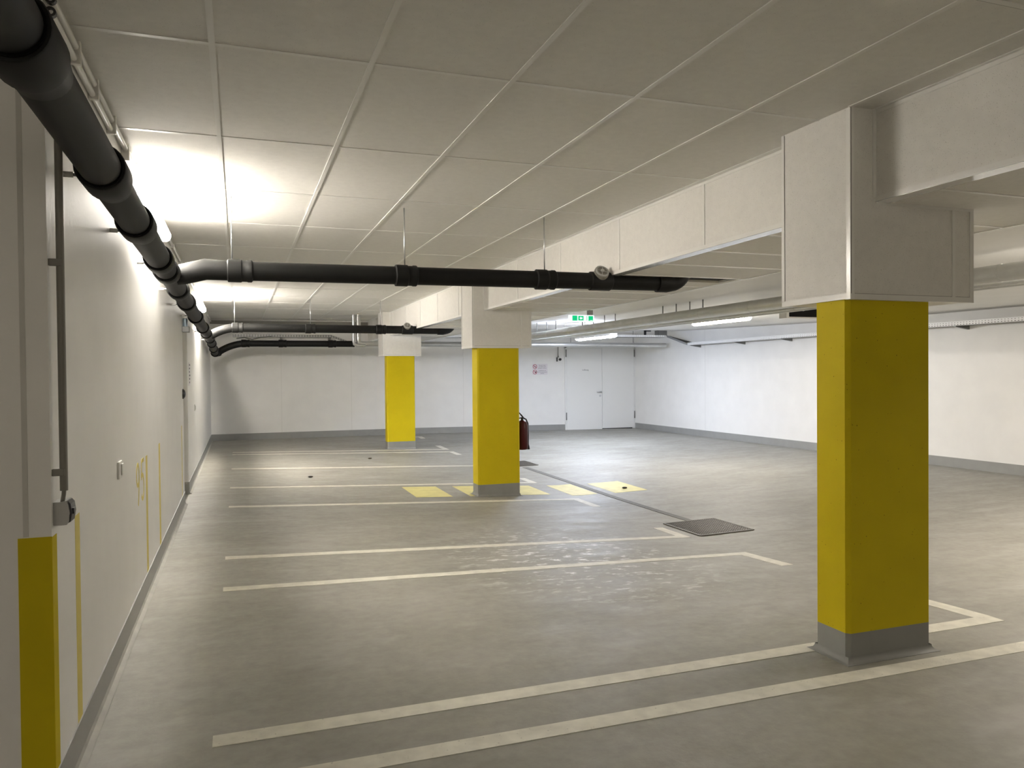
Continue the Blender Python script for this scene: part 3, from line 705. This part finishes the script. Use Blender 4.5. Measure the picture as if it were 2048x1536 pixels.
MB().tube([(2.62, 17.05, .672+E0), (2.56, 17.05, .675+E0), (2.52, 17.05, .70+E0), (2.505, 17.05, .76+E0), (2.505, 17.05, 1.0+E0), (2.505, 17.05, ZC)], .056, 20).obj('elbow', M['foil'], t)
for x in (5.2, 7.6, 9.3): MB().tube([(x, 17.05, .72+E0), (x, 17.05, cz(17.05)+.01)], .006, 8).obj('hanger_rod', M['dark_steel'], t)
t = thing('riser_pipe', 'second silver riser beside the bend of the cross pipe', 'pipe', (2.40, 16.95, .9+E0))
MB().tube([(2.64, 16.95, .628+E0), (2.46, 16.95, .63+E0), (2.40, 16.95, .66+E0), (2.385, 16.95, .73+E0), (2.385, 16.95, ZC)], .034, 16).obj('pipe_run', M['steel'], t)

# ---------------------------------------------------------------- cable trays
def slotted(mb, P, length, h, pitch=.05):
    """side wall of a tray with two rows of open slots; P(u, v) gives the point"""
    vv = [0, .12*h, .30*h, .46*h, .62*h, .80*h, h]; n = int(length/pitch)
    for i in range(n):
        u0 = i*length/n; u1 = u0 + length/n; us = [u0, u0+(u1-u0)*.28, u0+(u1-u0)*.72, u1]
        for row in range(6):
            for c in range(3):
                if c == 1 and row in (1, 4): continue
                off = 0
                mb.face([P(us[c]+off, vv[row]), P(us[c+1]+off, vv[row]), P(us[c+1]+off, vv[row+1]), P(us[c]+off, vv[row+1])])
t = thing('cable_tray', 'long perforated cable tray on brackets along the right wall', 'tray', (10.2, 10, .65+E0))
TZ = lambda y: E0 + interp([(2, .655), (9, .652), (16, .625)], y)
mb = MB(); slotted(mb, lambda u, v: (10.13, 2+u, TZ(2+u)+v), 13.9, .064); mb.obj('side_rail', M['tray'], t)
mb = MB()
for a, b in zip(frange(2, 15.9, .5), frange(2, 15.9, .5)[1:]):
    mb.face([(10.13, a, TZ(a)), (10.37, a, TZ(a)), (10.37, b, TZ(b)), (10.13, b, TZ(b))]); mb.face([(10.37, a, TZ(a)), (10.37, a, TZ(a)+.064), (10.37, b, TZ(b)+.064), (10.37, b, TZ(b))])
mb.obj('tray_bed', M['dark_steel'], t)  # bed coloured dark so the rail slots read as shaded openings
for y in (15.75, 14.05, 12.55, 10.6, 8.62, 6.6, 4.6):
    MB().prism([(10.12, TZ(y)-.012), (XR, TZ(y)-.055), (XR, TZ(y)), (10.12, TZ(y))], y-.02, y+.02, 'y').obj('bracket', M['dark_steel'], t)
t = thing('cable_tray', 'perforated cable tray crossing high in front of the door corner', 'tray', (9, 16.6, .85+E0))
mb = MB(); slotted(mb, lambda u, v: (4.36+u, 16.5, .80+.045*min(1, u/1.9)+E0+v), 5.54, .05, .06); mb.obj('side_rail', M['tray'], t)
MB().box(6.3, 9.9, 16.5, 16.75, .842+E0, .845+E0).prism([(4.36, .797+E0), (6.3, .842+E0), (6.3, .845+E0), (4.36, .80+E0)], 16.5, 16.75, 'y').obj('tray_bed', M['dark_steel'], t)
MB().box(9.72, 9.95, 16.52, 16.72, .885+E0, cz(16.6)).obj('hanger', M['dark_steel'], t)
# sloping link down to the right wall tray
mb = MB(); 
for s0, s1 in (((9.93, 16.5), (10.13, 15.9)), ((10.15, 16.75), (10.37, 15.9))):
    mb.face([(s0[0], s0[1], .845+E0), (s1[0], s1[1], TZ(15.9)), (s1[0], s1[1], TZ(15.9)+.05), (s0[0], s0[1], .895+E0)])
mb.face([(9.93, 16.5, .845+E0), (10.15, 16.75, .845+E0), (10.37, 15.9, TZ(15.9)), (10.13, 15.9, TZ(15.9))])
mb.obj('sloping_link', M['dark_steel'], t)
t = thing('cable_tray', 'perforated cable tray on the back wall between the second and third black pipes', 'tray', (1.5, 18.7, .93+E0))
mb = MB(); slotted(mb, lambda u, v: (-.1+u, 18.62, .885+E0+v), 2.2, .055, .06); slotted(mb, lambda u, v: (2.1+u*.87, 18.62, .885+E0+v-.17*u/.52), .52, .055, .06); slotted(mb, lambda u, v: (2.55+u, 18.62, .715+E0+v), .45, .055, .06)
mb.obj('side_rail', M['dark_steel'], t)
MB().box(-.1, 2.1, 18.62, 18.85, .88+E0, .885+E0).box(2.55, 3.0, 18.62, 18.85, .71+E0, .715+E0).obj('tray_bed', M['dark_steel'], t)
for x in (.97, 2.08): MB().prism([(18.62, .88+E0), (YB, .88+E0), (YB, .76+E0), (YB-.03, .76+E0)], x-.02, x+.02, 'x').obj('bracket', M['dark_steel'], t)
MB().tube([(-.02, 18.60, .84+E0), (.15, 18.58, .86+E0), (.32, 18.58, .82+E0), (.5, 18.6, .865+E0), (.75, 18.63, .895+E0)], .014, 8).obj('loose_cable', M['dark_steel'], t)
t = thing('pipe_bracket', 'small black angle bracket on the ceiling right of the hanging lamp', 'bracket', (9.15, 16.9, .9+E0))
MB().box(9.35, 9.39, 16.55, 16.6, .90+E0, cz(16.6)+.0).obj('drop', M['dark'], t)
MB().box(9.35, 9.52, 16.55, 16.6, .985+E0, 1.005+E0).obj('arm', M['dark'], t)

# ---------------------------------------------------------------- ventilation box behind the near column
t = thing('vent_box', 'white ventilation box with dark mouth, partly behind the near column', 'vent', (7.1, 8.4, .76+E0))
mb = MB().box(6.55, 6.59, 8.0, 8.14, .668+E0, .875+E0).box(7.75, 7.79, 8.0, 8.14, .668+E0, .875+E0).box(6.59, 7.75, 8.0, 8.14, .668+E0, .683+E0).box(6.59, 7.75, 8.0, 8.14, .86+E0, .875+E0)
mb.obj('housing', M['bar'], t); MB().box(6.59, 7.75, 8.12, 8.14, .683+E0, .86+E0).obj('mouth', M['void'], t)
MB().box(6.60, 7.74, 8.01, 8.12, .684+E0, .69+E0).box(6.591, 6.6, 8.01, 8.12, .684+E0, .86+E0).obj('lining', M['void'], t)

# ---------------------------------------------------------------- exit sign
sx0, sx1, sy, sz0, sz1 = 4.222, 4.584, 9.50, .688+E0, .778+E0
t = thing('exit_sign', 'glowing green and white emergency exit sign hanging from the soffit edge', 'sign', ((sx0+sx1)/2, sy, sz1))
MB().box(sx0, sx1, sy, sy+.05, sz0, sz1, .003).obj('housing', M['sign_glow'], t)
W_ = sx1-sx0
def fx(u): return sx0 + u*W_
def fzv(v): return sz0 + v*(sz1-sz0)
mb = MB().box(fx(.11), fx(.31), sy-.002, sy, fzv(.14), fzv(.90)).box(fx(.35), fx(.565), sy-.002, sy, fzv(.18), fzv(.86)).box(fx(.695), fx(.715), sy-.002, sy, fzv(.2), fzv(.86)).box(fx(.77), fx(.955), sy-.002, sy, fzv(.14), fzv(.86))
f_ = mb.obj('pictogram_field', M['sign_green'], t)
mb = MB(); cx, cv = fx(.457), fzv(.52); q = .017
mb.prism([(cx-q*1.3, cv), (cx, cv+q*1.3), (cx, cv+q*.6), (cx+q*1.3, cv+q*.6), (cx+q*1.3, cv-q*.6), (cx, cv-q*.6), (cx, cv-q*1.3)], sy-.003, sy-.002, 'y').box(fx(.83), fx(.935), sy-.003, sy-.002, fzv(.2), fzv(.25))
mb.obj('arrow', M['sign_glow'], t)
MB().box(sx1-.09, sx1-.01, sy+.01, sy+.04, sz1, bz(sy)+.03, .003).obj('bracket', M['dark_steel'], t)

# ---------------------------------------------------------------- fire extinguisher on the middle column
ex, ey, ez = 3.600, 9.70, -.832+E0
t = thing('fire_extinguisher', 'red fire extinguisher hung on the right side of the middle yellow column', 'extinguisher', (ex, ey, ez-.19))
MB().tube([(ex, ey, ez-.200), (ex, ey, ez-.19), (ex, ey, ez-.165), (ex, ey, ez+.12), (ex, ey, ez+.165), (ex, ey, ez+.185), (ex, ey, ez+.195)], [.060, .074, .078, .078, .066, .036, .022], 28).obj('cylinder', M['red'], t)
MB().tube([(ex, ey, ez+.192), (ex, ey, ez+.235)], .017, 14).obj('valve', M['dark'], t)
MB().tube([(ex+.018, ey, ez+.228), (ex-.01, ey, ez+.262), (ex-.045, ey, ez+.300)], [.010, .011, .007], 8).obj('lever', M['dark'], t)
MB().tube([(ex+.012, ey, ez+.222), (ex-.025, ey, ez+.226), (ex-.062, ey, ez+.215)], .008, 8).obj('handle', M['dark'], t)
MB().tube([(ex+.018, ey, ez+.225), (ex+.055, ey-.005, ez+.205), (ex+.078, ey-.01, ez+.15), (ex+.082, ey-.01, ez+.0), (ex+.080, ey-.01, ez-.13), (ex+.083, ey-.01, ez-.15)], .010, 10).obj('hose', M['dark'], t)
MB().tube([(ex+.083, ey-.01, ez-.14), (ex+.086, ey-.01, ez-.20)], [.012, .018], 10).obj('nozzle', M['dark'], t)
MB().box(3.515, ex-.06, ey-.03, ey+.03, ez+.02, ez+.11, .004).obj('wall_bracket', M['dark'], t)

# ---------------------------------------------------------------- back wall fittings
z0 = fz(9.3, YB); d = thing('door_1', 'white double door at the right end of the back wall', 'door', (9.33, YB, z0)); del d['category']; d['kind'] = 'structure'
DX0, DXM, DX1, DT_ = 8.325, 9.385, 10.37, .66+E0
MB().box(DX0-.045, DX0, YB-.03, YB, z0-.03, DT_+.05).box(DX1, DX1+.028, YB-.03, YB, z0-.03, DT_+.05).box(DX0-.045, DX1+.028, YB-.03, YB, DT_, DT_+.05).obj('frame', M['door'], d)
MB().box(DX0+.004, DXM-.004, YB-.028, YB-.002, z0-.005, DT_-.004, .003).obj('leaf', M['door'], d)
MB().box(DXM+.004, DX1-.004, YB-.028, YB-.002, z0+.016, DT_-.004, .003).obj('leaf', M['door'], d)
MB().box(DXM+.004, DX1-.06, YB-.02, YB-.01, z0-.03, z0+.016).obj('floor_gap', M['void'], d)
hz = -.535+E0
h = MB().tube([(9.335, YB-.028, hz), (9.335, YB-.085, hz)], .022, 14).obj('handle', M['steel'], d)
MB().tube([(9.345, YB-.085, hz), (9.20, YB-.085, hz)], .014, 10).obj('lever', M['steel'], h)
MB().tube([(9.325, YB-.028, hz-.105), (9.325, YB-.038, hz-.105)], .030, 16).obj('lock', M['steel'], d)
for x, z in ((DX0-.01, .52+E0), (DX0-.01, -1.18+E0), (DX1+.008, .52+E0), (DX1+.008, -1.18+E0)):
    MB().tube([(x, YB-.035, z-.10), (x, YB-.035, z+.10)], .014, 10).obj('hinge', M['dark_steel'], d)
mb = text_mb('Lüftung', .062, .0008); xf(mb, Matrix.Translation((8.885, YB-.0295, .066+E0)))
mb.obj('lettering', M['dark_steel'], d)
# prohibition sign
sx, szc = 7.572, .093+E0
t = thing('prohibition_sign', 'white board with two red prohibition circles and black text beside the door', 'sign', (sx, YB, szc))
MB().box(sx-.212, sx+.212, YB-.006, YB, szc-.142, szc+.142).obj('board', M['sign_white'], t)
for k, (zc, ) in enumerate(((szc+.072,), (szc-.072,))):
    c = (sx-.148, YB-.0065, zc)
    o = MB().ring(c, (0, 1, 0), .048, .060, .002, 28).obj('red_circle', M['sign_red'], t)
    MB().prism([(c[0]-.040, zc+.030), (c[0]-.030, zc+.040), (c[0]+.040, zc-.030), (c[0]+.030, zc-.040)], YB-.0078, YB-.0066, 'y').obj('slash', M['sign_red'], o)
    if k == 0: MB().box(c[0]-.030, c[0]+.03, YB-.0072, YB-.006, zc-.014, zc-.004).tube([(c[0]+.028, YB-.0066, zc-.002), (c[0]+.02, YB-.0066, zc+.012), (c[0]+.03, YB-.0066, zc+.024)], .003, 6).obj('symbol', M['sign_black'], o)
    else: MB().prism([(c[0]-.004, zc-.03), (c[0]+.034, zc-.026), (c[0]+.04, zc+.01), (c[0]+.026, zc+.03), (c[0]+.014, zc+.008), (c[0]+.004, zc+.012)], YB-.0072, YB-.006, 'y').obj('symbol', M['sign_black'], o)
for k, (s, zz) in enumerate((('Rauchen, Feuer', .105), ('und offenes Licht', .066), ('polizeilich verboten', .028), ('Laufenlassen von', -.036), ('Verbrennungsmotoren', -.074), ('verboten', -.112))):
    mb = text_mb(s, .031, .0006); xf(mb, Matrix.Translation((sx+.060, YB-.0068, szc+zz))); mb.obj('text_line', M['sign_black'], t)
# rotary switch
kx, kz = 8.10, .352+E0
t = thing('rotary_switch', 'grey rotary switch with black knob hanging left of the double door', 'switch', (kx, YB, kz))
MB().box(kx-.045, kx+.045, YB-.075, YB, kz-.055, kz+.055, .008).obj('box', M['white_plastic'], t)
MB().box(kx-.058, kx-.045, YB-.07, YB, kz-.055, kz+.055, .003).obj('side_plate', M['dark'], t)
MB().tube([(kx+.012, YB-.075, kz), (kx+.012, YB-.12, kz)], .034, 18).obj('knob', M['dark'], t)
MB().tube([(kx-.012, YB-.03, kz+.055), (kx-.012, YB-.03, kz+.11)], [.024, .010], 12).obj('gland', M['dark_steel'], t)
MB().tube([(kx-.012, YB-.02, kz+.10), (kx-.012, YB-.02, .80+E0)], .010, 10).obj('cable', M['conduit'], t)
